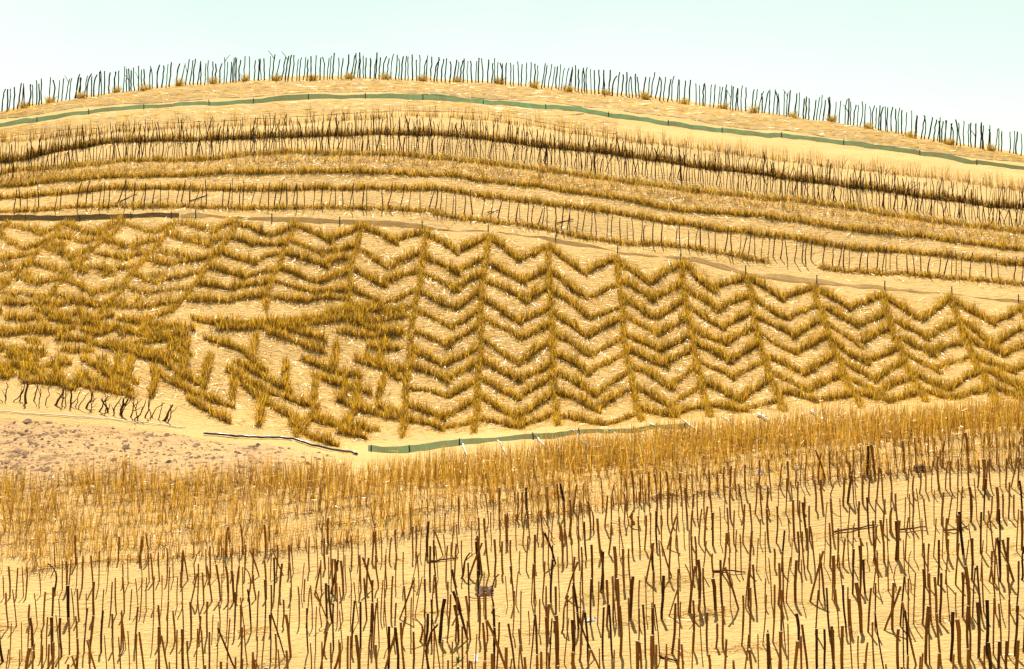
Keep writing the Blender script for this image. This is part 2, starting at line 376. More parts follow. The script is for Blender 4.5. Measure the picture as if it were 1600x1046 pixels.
# ------------------------------------------------------------------ herringbone of straw on the dune face
SP = [  # spines, left to right: picture polylines from the top fence down to the foot
 [(-105,352),(-190,470)], [(15,350),(-90,460)], [(100,349),(60,400),(-15,470)], [(190,346),(140,405),(62,480)], [(277,346),(225,410),(155,490)],
 [(375,346),(330,410),(270,488)], [(462,349),(440,400),(412,486)], [(567,352),(553,400),(540,488)],
 [(665,360),(655,450),(645,515),(638,582),(631,686)], [(763,370),(755,450),(749,540),(747,676)], [(854,386),(862,450),(865,560),(868,666)],
 [(964,402),(972,498),(986,599),(1000,660)], [(1063,414),(1084,542),(1110,652)], [(1165,429),(1185,528),(1226,645)], [(1272,444),(1296,532),(1346,640)],
 [(1376,459),(1401,528),(1447,634)], [(1487,467),(1509,532),(1560,632)], [(1598,478),(1622,540),(1672,632)], [(1708,486),(1735,545),(1785,632)]]
def spx(k, y):
    p = np.array(SP[k], float); return float(np.interp(y, p[:, 1], p[:, 0]))
for k in range(len(SP)):
    right = k >= 8; q_ = np.array(SP[k], float); t_ = np.linspace(q_[0, 1], q_[-1, 1], 9); p = np.stack([np.interp(t_, q_[:, 1], q_[:, 0]) + rng.normal(0, 2.2, 9), t_], 1)
    o = put('straw_spine', straw_row(p, 210 if right else 150, (0.08, 0.20), 0.04, 0.36, 0.017, 70, 0.0, 0.12), M_STRAW)
    where = ('first straight downhill straw line left of the herringbone middle' if k == 7 else '')
    tag(o, f'downhill line of straw forming the {nth(k)} herringbone spine from the left', 'straw row', 'straw spines of the herringbone')
def arm_path(x0, y0, x1, y1):
    t = np.linspace(0, 1, 5); sag = rng.normal(-0.6, 1.4)
    return np.stack([x0+(x1-x0)*t, y0+(y1-y0)*t + sag*np.sin(np.pi*t) + rng.normal(0, 0.7, 5)], 1)
for k in range(len(SP)-1):
    left = k < 8
    y0a, y0b = SP[k][0][1], SP[k+1][0][1]; y1a, y1b = SP[k][-1][1], SP[k+1][-1][1]
    sp = float(np.interp(k, [0, 5, 7, 9, 12, 17], [20.5, 22, 26.5, 30, 28.5, 26]))
    if k == 7: y1a = y1b = 500
    drop = float(np.interp(k, [0, 5, 7, 9, 12, 17], [14, 17, 23, 33, 31, 30]))
    ph_c = rng.uniform(0.02, 0.42)
    nrow = int(round(((y1a - y0a) + (y1b - y0b)) / 2 / sp))
    for r in range(nrow):
        f = (r + (ph_c if r else 0.08)) / nrow
        ya = y0a + (y1a-y0a)*f + rng.normal(0, 1.6); yb = y0b + (y1b-y0b)*f + rng.normal(0, 1.6)
        xa, xb = spx(k, ya), spx(k+1, yb)
        mf = 0.52 + rng.normal(0, 0.025); flat = np.interp(r, [nrow-2.2, nrow-0.8], [1, 0.45])
        dr = drop*flat*rng.uniform(0.88, 1.12)
        xm = xa + (xb-xa)*mf; ym = (ya+yb)/2 + dr
        lim = float(L_J(xm)) - 7
        if ym > lim: ym = lim
        if left:
            ya += rng.normal(0, 2.2); yb += rng.normal(0, 2.2); ym += rng.normal(0, 3); xm += rng.normal(0, 7)
            if k < 5: xm += rng.normal(0, 5); ym += rng.normal(0, 2)
        den = 300 if k >= 5 else 200
        org = W([xm], [ym])[0]
        e = empty('straw_chevron', org)
        sprd = 0.022 if k >= 5 else 0.04
        for q in (arm_path(xa+3, ya+2, xm+rng.uniform(0, 9), ym+rng.uniform(-1, 3)), arm_path(xm+rng.uniform(-4, 5), ym-rng.uniform(-1, 4), xb-3, yb+2+rng.normal(0, 2))):
            sl = 0.62 if rng.random() < 0.16 else rng.uniform(0.88, 1.12)
            put('straw_arm', straw_row(q, den*rng.uniform(0.88, 1.15)*min(1, sl+0.3), (0.09*sl, 0.30*sl), sprd*rng.uniform(0.8, 1.9), 0.25 if k >= 5 else 0.32, 0.018, 210, 0.0), M_STRAW, e)
        tag(e, f'V-shaped straw chevron, {nth(r)} from the top between the {nth(k)} and {nth(k+1)} spines', 'straw row', 'straw chevrons of the herringbone')

# brick-like straw cells in the lower left, below the herringbone
Z = lambda a: [(x*0.3375, 380 + y*0.3375) for x, y in a]
CELLS = [[(640,500),(760,530),(870,570)],[(950,455),(1130,520),(1235,600)],[(1235,425),(1380,465),(1505,505)],[(700,440),(880,440)],[(850,610),(960,665)],[(1090,560),(1215,620),(1350,690)],
 [(1390,530),(1560,595),(1680,625)],[(380,545),(500,620),(620,700)],[(700,590),(890,690),(1085,755)],[(1050,595),(1240,690),(1350,725),(1480,765)],[(1440,600),(1600,670),(1720,700)],
 [(870,710),(980,780),(1065,830)],[(1120,660),(1300,785),(1430,850)],[(1440,800),(1600,855),(1720,880)],[(1340,840),(1440,900),(1560,935)],[(1560,720),(1700,790)],
 [(870,450),(850,590)],[(1190,435),(1165,560)],[(1560,470),(1540,590)],[(960,560),(940,665)],[(1325,545),(1320,670)],[(725,600),(700,710)],[(1085,620),(1075,720)],[(1460,640),(1450,745)],[(1215,730),(1200,850)],
 [(560,520),(540,600)],[(1600,620),(1590,720)],[(1380,840),(1370,900)],[(1660,680),(1640,800)],[(1780,620),(1750,720)],[(1640,540),(1780,590),(1850,640)],[(1560,880),(1700,905)],[(1740,760),(1860,810)],[(1620,800),(1600,890)],
 [(270,540),(255,640)],[(380,620),(340,690)],[(50,560),(200,620)],[(0,590),(120,560),(190,600)],[(200,570),(330,560)],[(240,640),(330,690)],[(400,640),(560,690)],[(420,470),(600,510)],[(100,640),(260,660)],[(470,690),(620,720)],
 [(980,390),(1240,385),(1500,350),(1640,330)],[(1000,420),(1300,400),(1460,380),(1700,350)],[(620,470),(800,450)],[(1560,420),(1720,440),(1880,420)],[(1640,380),(1880,350)],[(1700,480),(1860,500)],[(1500,330),(1700,325),(1880,320)],
 [(0,420),(230,415)],[(0,490),(200,500)],[(30,520),(180,540)],[(260,440),(420,455)],[(280,490),(430,505)],[(220,350),(380,385)],[(380,375),(600,410)],[(560,420),(760,400)],[(-130,470),(20,480)],[(-160,540),(0,560)]]
for q_ in ([(185,498),(240,508),(305,521)],[(215,524),(255,532),(292,545)],[(300,500),(338,512),(372,520)],[(170,540),(205,552),(240,566)],[(232,560),(262,572),(285,590)],[(262,545),(300,560)],
           [(150,575),(190,588),(215,600)],[(60,590),(110,604),(160,612)],[(330,560),(322,590)],[(205,560),(200,590)],[(420,510),(470,522),(510,534)],[(545,505),(590,520),(630,528)],[(555,640),(600,652),(630,660)],[(570,560),(600,575),(632,585)],[(480,655),(530,668),(590,676)],[(560,600),(556,640)],[(600,530),(592,570)]):
    CELLS.append([(p_/0.3375, (t_-380)/0.3375) for p_, t_ in q_])
for y_ in (472, 494, 516):
    for x_ in np.arange(-60, 170, 62):
        a_ = x_ + rng.normal(0, 6); b_ = y_ + rng.normal(0, 3); q_ = [(a_, b_), (a_+26, b_+rng.uniform(3, 9)), (a_+54, b_+rng.uniform(-5, 4))]
        CELLS.append([(p_/0.3375, (t_-380)/0.3375) for p_, t_ in q_])
for i, c in enumerate(CELLS):
    c = Z(c); vert = abs(c[-1][0]-c[0][0]) < 14; cx = (c[0][0]+c[-1][0])/2
    o = put('straw_barrier', straw_row(c, 190 if vert else 260, (0.12, 0.32), 0.035, 0.32, 0.019, 120, 0.0), M_STRAW)
    side = 'far left' if cx < 200 else ('middle' if cx < 420 else 'right')
    bits = sorted([j for j, d in enumerate(CELLS) if (abs(d[-1][0]-d[0][0]) < 42) == vert], key=lambda j: CELLS[j][0][0])
    tag(o, f"{'short downhill' if vert else 'slanting'} straw barrier of the lower left cells, {nth(bits.index(i)) if i in bits else nth(i)} from the left", 'straw row', 'straw barriers of the lower left cells')

# loose tufts that thicken the ragged left part
n_t = 0
TX = rng.uniform(-60, 300, 54); TX[::3] = rng.uniform(-60, 250, 18); TU = np.argsort(np.argsort(TX)).tolist()
for i in range(54):
    x = TX[i]; y = rng.uniform(352, 590)
    if y > 520: x *= 0.8
    if 455 < y < 470: y += 30
    dx = rng.normal(0, 14); dy = rng.normal(0, 4)
    o = put('straw_tuft', straw_row([(x, y), (x+dx, y+dy+0.5)], 220, (0.12, 0.28), 0.06, 0.40, 0.018, 60, 0.0), M_STRAW); n_t += 1
    tag(o, f'loose golden straw tuft among ragged rows of the upper left face, {nth(TU[i])} from left', 'straw tuft', 'loose straw tufts on the left of the dune face')

# ------------------------------------------------------------------ straw bands on the upper slope
def band(fn, name, lab, dens, h, lean, u0=-80, u1=1680, lay=90, spread=0.045, gaps=None, dy=0, pal=P_ROW):
    parts = []
    for a in np.arange(u0, u1, 80):
        if gaps is not None and rng.random() < gaps: continue
        parts.append(straw_row(curve_path(fn, a, a+80, dy), dens, h, spread, lean, 0.019, lay, 0.0, 0.4, pal))
    o = put(name, join(parts), M_STRAW); tag(o, lab, 'straw row', 'straw bands across the upper slope')
band(L_B, 'straw_band', 'dark brown straw band at the feet of the dense stick rows', 230, (0.16, 0.32), 0.28, pal=(1.5, 2.5, 0.8, 4, 0.8, 0.1, 5), lay=20)
band(L_C, 'straw_band', 'golden straw band just below the dense dark stick rows', 230, (0.10, 0.22), 0.28)
band(L_D, 'straw_band', 'widest golden straw band, between the stick rows and the lower bands', 260, (0.12, 0.27), 0.36, lay=160)
band(L_E, 'straw_band', 'golden straw band just above the row of spaced thin stakes', 270, (0.11, 0.25), 0.28, lay=90)
band(L_G, 'straw_band', 'low patchy straw band just above the brown net strip', 220, (0.08, 0.20), 0.45, lay=150, gaps=0.1)
# pale thin stalks between bands C and D
o = put('reed_stalk_row', join([straw_row(curve_path(L_C, a, a+80, 12), 60, (0.3, 0.55), 0.12, 0.45, 0.014, 90, 0.2, 0.3, (1, 1, 2, 2, 1, 5, 2)) for a in np.arange(-80, 1680, 80)]), M_STRAW)
tag(o, 'sparse row of pale leaning stalks between the two upper straw bands', 'straw row', 'straw bands across the upper slope')
o = put('reed_stalk_row', join([straw_row(curve_path(L_A, a, a+80), 55, (0.3, 0.5), 0.05, 0.12, 0.013, 25, 0.2, 0.2, (2, 3, 1, 4, 1, 1, 4)) for a in np.arange(-80, 1680, 80)]), M_STRAW)
tag(o, 'topmost sparse row of short thin stalks below the green net', 'straw row', 'straw bands across the upper slope')

# ------------------------------------------------------------------ sticks and stakes
def stick_var(h, r, bend, hook=0.0, twig=False, sides=5, n=5, mats=None, name='stick', tn=0.06, r1=0.72):
    t = np.linspace(0, 1, n); a = rng.normal(0, bend); b = rng.normal(0, bend)
    x = a*np.sin(np.pi*t)*h + hook*h*np.clip(t-0.55, 0, 1)**2*4; y = b*np.sin(np.pi*t*1.3)*h
    z = t*h*1.08 - 0.08*h - abs(hook)*h*np.clip(t-0.7, 0, 1)**2*2
    j = rng.normal(0, 0.006*h/0.8, (n, 2)); j[0] = 0
    p = np.stack([x+j[:, 0], y+j[:, 1], z], 1); tb = [tube(p, np.linspace(r, r*r1, n), sides, True, tn)]
    if twig:
        k = rng.integers(1, n-1); d = np.array([rng.choice([-1, 1])*rng.uniform(0.12, 0.28), rng.normal(0, 0.1), rng.uniform(0.2, 0.4)])*h
        tb.append(tube(np.stack([p[k], p[k]+d*0.5+[0, 0, 0.02], p[k]+d]), [r*0.6, r*0.5, r*0.35], 4))
    return tb
def lean_word(rx):
    return 'leaning left' if rx < -0.10 else ('leaning right' if rx > 0.10 else 'upright')
def rotm(ax, ay, az):
    c, s = math.cos, math.sin
    Rx = np.array([[1,0,0],[0,c(ax),-s(ax)],[0,s(ax),c(ax)]]); Ry = np.array([[c(ay),0,s(ay)],[0,1,0],[-s(ay),0,c(ay)]]); Rz = np.array([[c(az),-s(az),0],[s(az),c(az),0],[0,0,1]])
    return Rz @ Ry @ Rx
class Stuff:
    def __init__(s): s.t = []
    def add(s, tubes, loc, rot, sc):
        m = rotm(*rot)
        for v, f, mi in tubes: s.t.append(((v*np.array(sc)) @ m.T + loc, f, mi))

# spaced thin stakes: row F
fv = [stick_var(0.68, 0.0155, 0.018, name='s') for _ in range(10)]; fm = [tube_mesh('slope_stake', v, [M_SLOPE]) for v in fv]
u = -30.0; k = 0
while u < 1640:
    y = float(L_F(u)) + rng.normal(0, 1.5); p = W([u], [y])[0]; ay = rng.normal(0.06, 0.10); ax = rng.normal(0, 0.1)
    o = link('slope_stake', fm[rng.integers(10)], p); o.rotation_euler = (ax, ay, 0); s_ = rng.uniform(0.78, 1.18); th = rng.uniform(0.8, 1.5); o.scale = (th, th, s_)
    tag(o, f"thin dark stake {lean_word(ay)}, {nth(k)} from left in spaced row above brown net strip", 'stake', 'spaced thin stakes on the upper slope')
    k += 1; u += abs(rng.normal(8.6, 3.0)) + 2.2 + (14 if rng.random() < 0.04 else 0)
# dense brushwood: rows B1 and B2
bv = [stick_var(0.72, 0.015, 0.018, rng.normal(0, 0.03), rng.random() < 0.15) for _ in range(22)]; bm = [tube_mesh('brushwood_stick', v, [M_SLOPE]) for v in bv]
cand = []
for row, (fn, dy, step) in enumerate(((L_B, 1.0, 2.6), (L_B, 26.0, 3.0))):
    u = -40.0
    while u < 1650:
        cand.append((row, u, float(fn(u)) + dy + rng.normal(0, 1.6), rng.uniform(0.62, 1.12), (1.5 if rng.random() < 0.06 else 1.0)*rng.uniform(0.65, 1.35)))
        u += abs(rng.normal(step, 1.3)) + 0.9
st = None; size = np.array([c[3]*c[4]*(0 < c[1] < 1600) for c in cand]); keep = set(np.argsort(-size)[:300].tolist()); st = Stuff(); cnt = [0, 0]
for i, (row, u, y, s_, th) in enumerate(cand):
    p = W([u], [y])[0]; v = rng.integers(22); ay = rng.normal(0.03, 0.12); ax = rng.normal(0, 0.12); az = rng.uniform(-0.5, 0.5)
    if i in keep:
        o = link('brushwood_stick', bm[v], p); o.rotation_euler = (ax, ay, az); o.scale = (th, th, s_)
        tag(o, f"{'thick' if th > 1.3 else 'slim'} dark brushwood stick {lean_word(ay)}, {nth(cnt[row])} stout one from left in {'upper' if row == 0 else 'lower'} dense row", 'stick', 'dense dark brushwood rows')
        cnt[row] += 1
    else: st.add(bv[v], p, (ax, ay, az), (th, th, s_))
o = link('brushwood', tube_mesh('brushwood', st.t, [M_SLOPE])); tag(o, 'thin dark brushwood sticks filling the dense rows of the upper slope', 'brushwood', None, 'stuff')

# ridge stakes against the sky
rv = [stick_var(0.92, 0.025, 0.016, float(rng.choice([0, 0, 0, -1, 1])*rng.uniform(0.02, 0.11)), rng.random() < 0.03, 5, 7, r1=0.9) for _ in range(26)]
rm = [tube_mesh('ridge_stake', v, [M_RIDGE]) for v in rv]
us = []; u = -30.0
while u < 1640:
    us.append(u); u += abs(rng.normal(4.3, 1.5)) + 1.25 + (6 if rng.random() < 0.015 else 0)
for k, u in enumerate(us[:300]):
    p = W([u], [float(L_R(u)) + rng.uniform(0.6, 2.2)])[0]
    g = 0.09*math.sin(u/61.0) + 0.07*math.sin(u/17.0+1)
    ay = g + rng.normal(0, 0.03); o = link('ridge_stake', rm[rng.integers(26)], p); o.rotation_euler = (rng.normal(0, 0.06), ay, (0 if math.sin(u/61.0 + 0.8*math.sin(u/23.0)) > 0 else math.pi)+rng.normal(0, 0.35)); s_ = rng.uniform(0.86, 1.10); th = rng.uniform(0.8, 1.3)
    o.scale = (th, th, s_)
    tag(o, f"thin bare stake {lean_word(ay)} on the skyline, {nth(k)} from the left along the ridge", 'stake', 'stakes along the ridge')
# straw tufts among them
for k, u in enumerate([40, 84, 131, 182, 228, 280, 334, 382, 431, 489, 544, 600, 659, 716, 776, 833, 890, 950, 1008, 1068, 1128, 1180, 1241, 1298, 1360, 1421, 1484, 1546]):
    u += rng.normal(0, 2); p = W([u], [float(L_R(u))+3.0])[0]; n = 150
    X = p[0]+rng.normal(0, 0.07, n); Y = p[1]+rng.normal(0, 0.07, n); vec = np.stack([rng.normal(0, 0.5, n), rng.normal(0, 0.5, n), np.ones(n)], 1)
    vec *= (rng.uniform(0.14, 0.38, n)*rng.uniform(0.9, 1.1))[:, None]
    o = put('ridge_straw_tuft', ribbons(np.stack([X, Y, gz(X, Y)-0.02], 1), vec, 0.014, tints(n, (3, 4, 2, 4, 2, 0.5, 3)), 0.14), M_STRAW)
    tag(o, f'bushy brown straw tuft at the feet of the ridge stakes, {nth(k)} from the left', 'straw tuft', 'straw tufts along the ridge')

# ------------------------------------------------------------------ straw mats on the crown of the dune
def straw_mat(u0, u1, fa, fb, ja, jb, rows, lab, fade=1.0):
    us_ = np.linspace(u0, u1, 5); da = depth_at(us_, fa(us_)+ja); db = depth_at(us_, fb(us_)+jb)
    tt = np.linspace(0, 1, 2*rows+1); X = []; Y = []
    D = da[None, :] + (db-da)[None, :]*tt[:, None]; X = (us_[None, :]-800)/F*D
    zz = gz(X, D) + 0.012 + 0.05*(np.arange(2*rows+1) % 2)[:, None] + rng.normal(0, 0.006, D.shape)
    v = np.stack([X, D, zz], -1).reshape(-1, 3); i = np.arange(len(v)).reshape(D.shape)
    f = np.stack([i[:-1,:-1], i[:-1,1:], i[1:,1:], i[1:,:-1]], -1).reshape(-1, 4)
    org = v.mean(0); e = link('straw_mat', mesh('straw_mat', v-org, f, [M_MAT], smooth=False), org)
    n = int(190*fade); q = rng.random(n); dd = np.interp(rng.random(n), [0, 1], [0.02, 0.98]); uu_ = u0+(u1-u0)*rng.random(n)
    d0 = np.interp(uu_, us_, da); d1 = np.interp(uu_, us_, db); Dn = d0+(d1-d0)*(np.round(dd*rows)/rows*0.96+0.02) + rng.normal(0, 0.05, n); Xn = (uu_-800)/F*Dn
    vec = np.stack([rng.uniform(0.12, 0.4, n)*rng.choice([-1, 1], n), rng.normal(0, 0.03, n), rng.uniform(0.0, 0.02, n)], 1)
    b0 = np.stack([Xn, Dn, gz(Xn, Dn)+0.05], 1)
    LITTER.append(ribbons(b0, vec, 0.010, tints(n, (3, 3, 3, 2, 2, 1.0, 1)), 0.03))
    tag(e, lab, 'straw mat', 'straw mats on the crown of the dune')
u = -40.0; k = 0
while u < 1640:
    wd = rng.uniform(52, 66); straw_mat(u, u+wd-rng.uniform(1, 3), L_N, L_R, -9, 4, 10, f'flat straw mat, {nth(k)} from the left between the ridge stakes and the green net'); u += wd; k += 1
u = -40.0; k = 0
while u < 960:
    wd = rng.uniform(56, 74); straw_mat(u, u+wd-rng.uniform(1, 3), L_A, L_N, -9, 4, 8, f'flat straw mat, {nth(k)} from the left below the green net', 0.8); u += wd; k += 1

# ------------------------------------------------------------------ net fences
def net_fence(name, path, h, posts, mat, label, ph=None, lean=0.0):
    p = np.array(path, float); w3 = W(p[:, 0], p[:, 1]); n = len(w3); org = w3[n//2]
    e = empty(name, org); rows = 4; v = []
    nz_ = np.convolve(rng.normal(0, 1, n+8), np.ones(9)/3, mode='valid'); hh = h*np.clip(1 + (0.45 if 'brown' in name else 0.12)*nz_ + rng.normal(0, 0.03, n), 0.2, 1.4); wob = np.cumsum(rng.normal(0, 0.01, n)); wob -= np.linspace(wob[0], wob[-1], n)
    for r in range(rows):
        t = r/(rows-1); q = w3.copy(); q[:, 2] += -0.03 + (hh+0.03)*t; q[:, 1] += wob*t + 0.015*np.sin(np.arange(n)*1.7)*t + lean*t; v.append(q)
    v = np.array(v).reshape(-1, 3) - org; i = np.arange(rows*n).reshape(rows, n)
    f = np.stack([i[:-1,:-1], i[:-1,1:], i[1:,1:], i[1:,:-1]], -1).reshape(-1, 4)
    link('net', mesh('net', v, f, [mat], smooth=True), (0, 0, 0), e)
    for u in posts:
        y = float(np.interp(u, p[:, 0], p[:, 1])); b = W([u], [y])[0]; b[1] -= 0.03
        tb = tube(np.array([[0, 0, -0.1], [0, 0, h*0.5], [rng.normal(0, 0.01), 0, (ph or h*1.25)]]), 0.018, 6)
        link('post', tube_mesh('post', [tb], [M_POST]), b-org, e)
    tag(e, label, 'net fence'); return e
net_fence('green_net_fence', curve_path(L_N, -80, 1680, 0, 10), 0.15, [-30, 58, 139, 225, 327, 396, 482, 571, 661, 755, 853, 951, 1044, 1128, 1221, 1318, 1437, 1526, 1620], M_NETG, 'long low green net fence running just below the ridge of the dune')
net_fence('green_net_fence', [(u, float(L_J(u)) + 3) for u in np.arange(575, 1080, 10)], 0.13, [580, 640, 718, 833, 905, 990, 1070], M_NETG, 'low green net fence at the foot of the dune, behind the standing straw')
net_fence('brown_net_fence', curve_path(L_H, 282, 1690, 0, 10), 0.11, [306, 425, 531, 660, 763, 868, 965, 1063, 1165, 1276, 1382, 1487, 1591], M_NETB, 'low brown net strip along the top of the herringbone', 0.24)
net_fence('black_net_fence', curve_path(L_H, -60, 274, 0, 10), 0.15, [-40, 40, 125, 205, 268], M_NETK, 'low black net strip at the upper left end of the herringbone', 0.17)

# ------------------------------------------------------------------ things at the foot of the dune
# crooked branches, lower left
LB = [(4,629,.55),(9,624,.5),(22,627,.45),(28,627,.55),(42,632,.6),(52,628,.7),(60,633,.45),(72,632,.5),(85,634,.5),(96,634,.5),(104,636,.55),(111,636,.5),(118,638,.5),(125,640,.5),(135,640,.5),(142,642,.5),(154,645,.5),(163,645,.5),(170,645,.4),(179,648,.5),(187,646,.45),(193,650,.5),(203,650,.55),(210,656,.6),(216,657,.6),(226,652,.6),(232,652,.5),(239,650,.5),(247,653,.5),(255,653,.5),(262,656,.5),(-10,626,.5),(-22,624,.5)]
for k, (u, y, h) in enumerate(sorted(LB)):
    h *= 1.15; p = W([u], [y])[0]; n = 6; ay = rng.normal(0.26, 0.2); t = np.linspace(0, 1, n); thick = rng.random() < 0.2
    pts = np.stack([np.cumsum(rng.normal(0, 0.04, n))*h*1.3, np.cumsum(rng.normal(0, 0.03, n))*h, t*h*0.9-0.06], 1); pts[:, :2] -= pts[0, :2]
    r = rng.uniform(0.012, 0.02)*(2.0 if thick else 1); tb = [tube(pts, np.linspace(r, r*0.55, n), 6, True, 0.08)]
    for _ in range(rng.integers(0, 3)):
        j = rng.integers(1, 4); d = np.array([rng.choice([-1, 1])*rng.uniform(0.15, 0.3), rng.normal(0, 0.1), rng.uniform(0.25, 0.45)])*h
        tb.append(tube(np.stack([pts[j], pts[j]+d*0.5+[0.015, 0, 0.0], pts[j]+d]), [r*0.7, r*0.5, r*0.3], 5))
    o = link('crooked_branch', tube_mesh('crooked_branch', tb, [M_SLOPE]), p); o.rotation_euler = (rng.normal(0, 0.1), ay, 0)
    tag(o, f"{'thick' if thick else 'thin'} crooked dark branch {lean_word(ay)}, {nth(k)} from the left above the brown soil", 'branch', 'crooked branches at the left foot of the dune')
def hose(path, r, mat, lab, name, lift=0.03):
    p = np.array(path, float); q = np.arange(p[0, 0], p[-1, 0]+1, 10); w3 = W(q, np.interp(q, p[:, 0], p[:, 1])); w3[:, 2] += lift + rng.normal(0, 0.006, len(q))
    org = w3[len(w3)//2]; o = link(name, tube_mesh(name, [tube(w3-org, r, 8)], [mat]), org); tag(o, lab, 'pipe')
hose([(-60,640),(0,645),(100,652),(180,657),(290,665)], 0.012, M_WHITE, 'thin white pipe along the upper edge of the brown soil', 'white_pipe')
hose([(318,675),(350,678),(420,684),(470,691),(500,698),(560,713)], 0.028, M_BLACK, 'thin black pipe sagging along the right end of the brown soil', 'black_pipe', 0.05)
def sand_tube(a, b, k, r=0.05):
    q = np.linspace(0, 1, 8); w3 = W(a[0]+(b[0]-a[0])*q, a[1]+(b[1]-a[1])*q); w3[:, 2] += r*0.9 + rng.normal(0, 0.005, 8); w3[:, 0] += rng.normal(0, 0.015, 8)
    rr = r*np.interp(q, [0, 0.08, 0.9, 1], [0.55, 1, 1, 0.5])*(1+rng.normal(0, 0.1, 8)); org = w3[4]
    o = link('white_sand_tube', tube_mesh('white_sand_tube', [tube(w3-org, rr, 8)], [M_WHITE]), org)
    tag(o, f'white sand-filled tube lying downhill at the dune foot, {nth(k)} from the left', 'sand tube', 'white sand tubes below the green net')
for k, (a, b) in enumerate([((719,690),(729,709)),((777,691),(793,711)),((832,682),(858,702)),((888,674),(928,701)),((951,673),(981,699)),((1015,664),(1055,692)),((1064,657),(1102,682)),((1129,650),(1168,680)),((1184,650),(1201,662)),((1268,645),(1285,660))]):
    sand_tube(a, b, k, 0.022 if k < 8 else 0.05)
# soil clods
v, f = [], []; kk = 0
n = 0
while n < 2600:
    x = rng.uniform(-80, 560); y = rng.uniform(655, 775)
    if y < np.interp(x, [-400, 0, 250, 330, 420, 520, 600], [640, 654, 670, 686, 696, 710, 720]) or rng.random() < (x/560)**2*0.8: continue
    p = W([x], [y])[0]; r = min(0.13, 0.008 + rng.exponential(0.016)); ph = rng.random(8)
    oct_ = np.array([[1,0,0],[0,1,0],[-1,0,0],[0,-1,0],[0,0,0.7],[0,0,-0.7],[0.6,0.6,0.5],[-0.6,0.5,0.5]])*(r*rng.uniform(0.6, 1.3, (8, 1))) + p
    v += oct_.tolist(); f += [[a+kk for a in t] for t in ((0,1,6),(6,1,4),(0,6,4),(1,2,7),(7,2,4),(1,7,4),(2,3,4),(3,0,4),(1,0,5),(2,1,5),(3,2,5),(0,3,5))]; kk += 8; n += 1
me = bpy.data.meshes.new('soil_clods'); me.from_pydata(v, [], f); me.materials.append(M_SOIL); me.update()
tag(link('soil_clods', me), 'small brown clods scattered over the bare soil', 'soil', None, 'stuff')

# ------------------------------------------------------------------ foreground: standing straw rows
def tall_row(D0, k, lab, dens=95, umin=None):
    parts = []
    u = rng.uniform(-120, 1720, int(dens*1840/F*D0)); Dl = D_L(u) + 1.25
    if umin is not None: Dl = np.where(u > umin + rng.normal(0, 50, len(u)), 99, 0)
    u = u[(D0 < Dl) & (rng.random(len(u)) < np.interp(u, [0, 700, 1600], [0.66, 0.9, 1.25]))]; n = len(u)
    if n == 0: return
    X0 = (u-800)/F*D0; cl = np.sin(X0*2.1+k)+np.sin(X0*5.3+2*k)+np.sin(X0*0.9+3*k)
    keep = cl > -3.2 + 3.4*rng.random(n)**1.3; X0 = X0[keep]; n = len(X0); cl = cl[keep]
    # stalks gather in handfuls
    X0 = X0 + 0.035*np.sin(X0*40 + k) + rng.normal(0, 0.012, n); Y0 = D0 + 0.08*np.sin(X0*0.5+k) + rng.normal(0, 0.05, n)
    h = rng.uniform(0.30, 0.62, n)*(1+0.08*cl) * np.where(rng.random(n) < 0.05, 1.25, 1)
    vec = np.stack([rng.normal(0.02, 0.13, n), rng.normal(0, 0.15, n), np.ones(n)], 1)*h[:, None]
    b0 = np.stack([X0, Y0, gz(X0, Y0)-0.02], 1)
    pal = np.array([[0.56,0.315,0.026],[0.47,0.24,0.016],[0.62,0.385,0.050],[0.22,0.095,0.008],[0.66,0.48,0.18],[0.12,0.055,0.007]])
    parts.append(ribbons(b0, vec, rng.uniform(0.008, 0.018, n), tints(n, (5, 5, 4, 3.0, 0.9, 1.3), pal), 0.05, 4))
    # bent tips and leaves
    m = int(n*0.32); s_ = rng.integers(0, n, m); a = b0[s_]+vec[s_]*rng.uniform(0.45, 0.95, (m, 1))
    v2 = np.stack([rng.normal(0, 0.10, m), rng.normal(0, 0.10, m), rng.uniform(-0.08, 0.12, m)], 1)
    parts.append(ribbons(a, v2, 0.011, tints(m, (4, 3, 4, 1, 2, 0.4), pal), 0.16))
    m = int(n*0.45); s_ = rng.integers(0, n, m); a = b0[s_]+np.stack([rng.normal(0, 0.12, m), rng.normal(0, 0.10, m), np.zeros(m)], 1); a[:, 2] = gz(a[:, 0], a[:, 1])+0.012
    v2 = np.stack([rng.normal(0, 0.14, m), rng.normal(0, 0.10, m), rng.uniform(0, 0.05, m)], 1)
    parts.append(ribbons(a, v2, 0.011, tints(m, (2, 2, 1, 4, 1, 4), pal), 0.1))
    o = put('standing_straw_row', join(parts), M_TALL); tag(o, lab, 'straw row', 'rows of standing straw in the middle ground')
def row_depth(Do): return 57274 / (945 + 3375*(5.74 - 0.103*(Do - 30))/Do)   # rows even in the picture's own spacing
DR_ = [row_depth(v) for v in (39.2, 40.5, 41.7, 42.8, 43.9, 45.0, 46.2, 47.5)]
for k, D0 in enumerate(DR_):
    tall_row(D0, k, f"row of tall standing golden straw, {'nearest to the dark stakes' if k == 0 else ('farthest, beside the brown soil' if k == len(DR_)-1 else nth(k)+' behind the nearest one')}", 100 + 9*k)
for k, (D0, um) in enumerate(((45.9, 560), (47.1, 800), (48.4, 1020))):
    tall_row(D0, 11+k, f'row of standing straw at the right foot of the dune, {nth(k)} behind the long rows', 150, um)
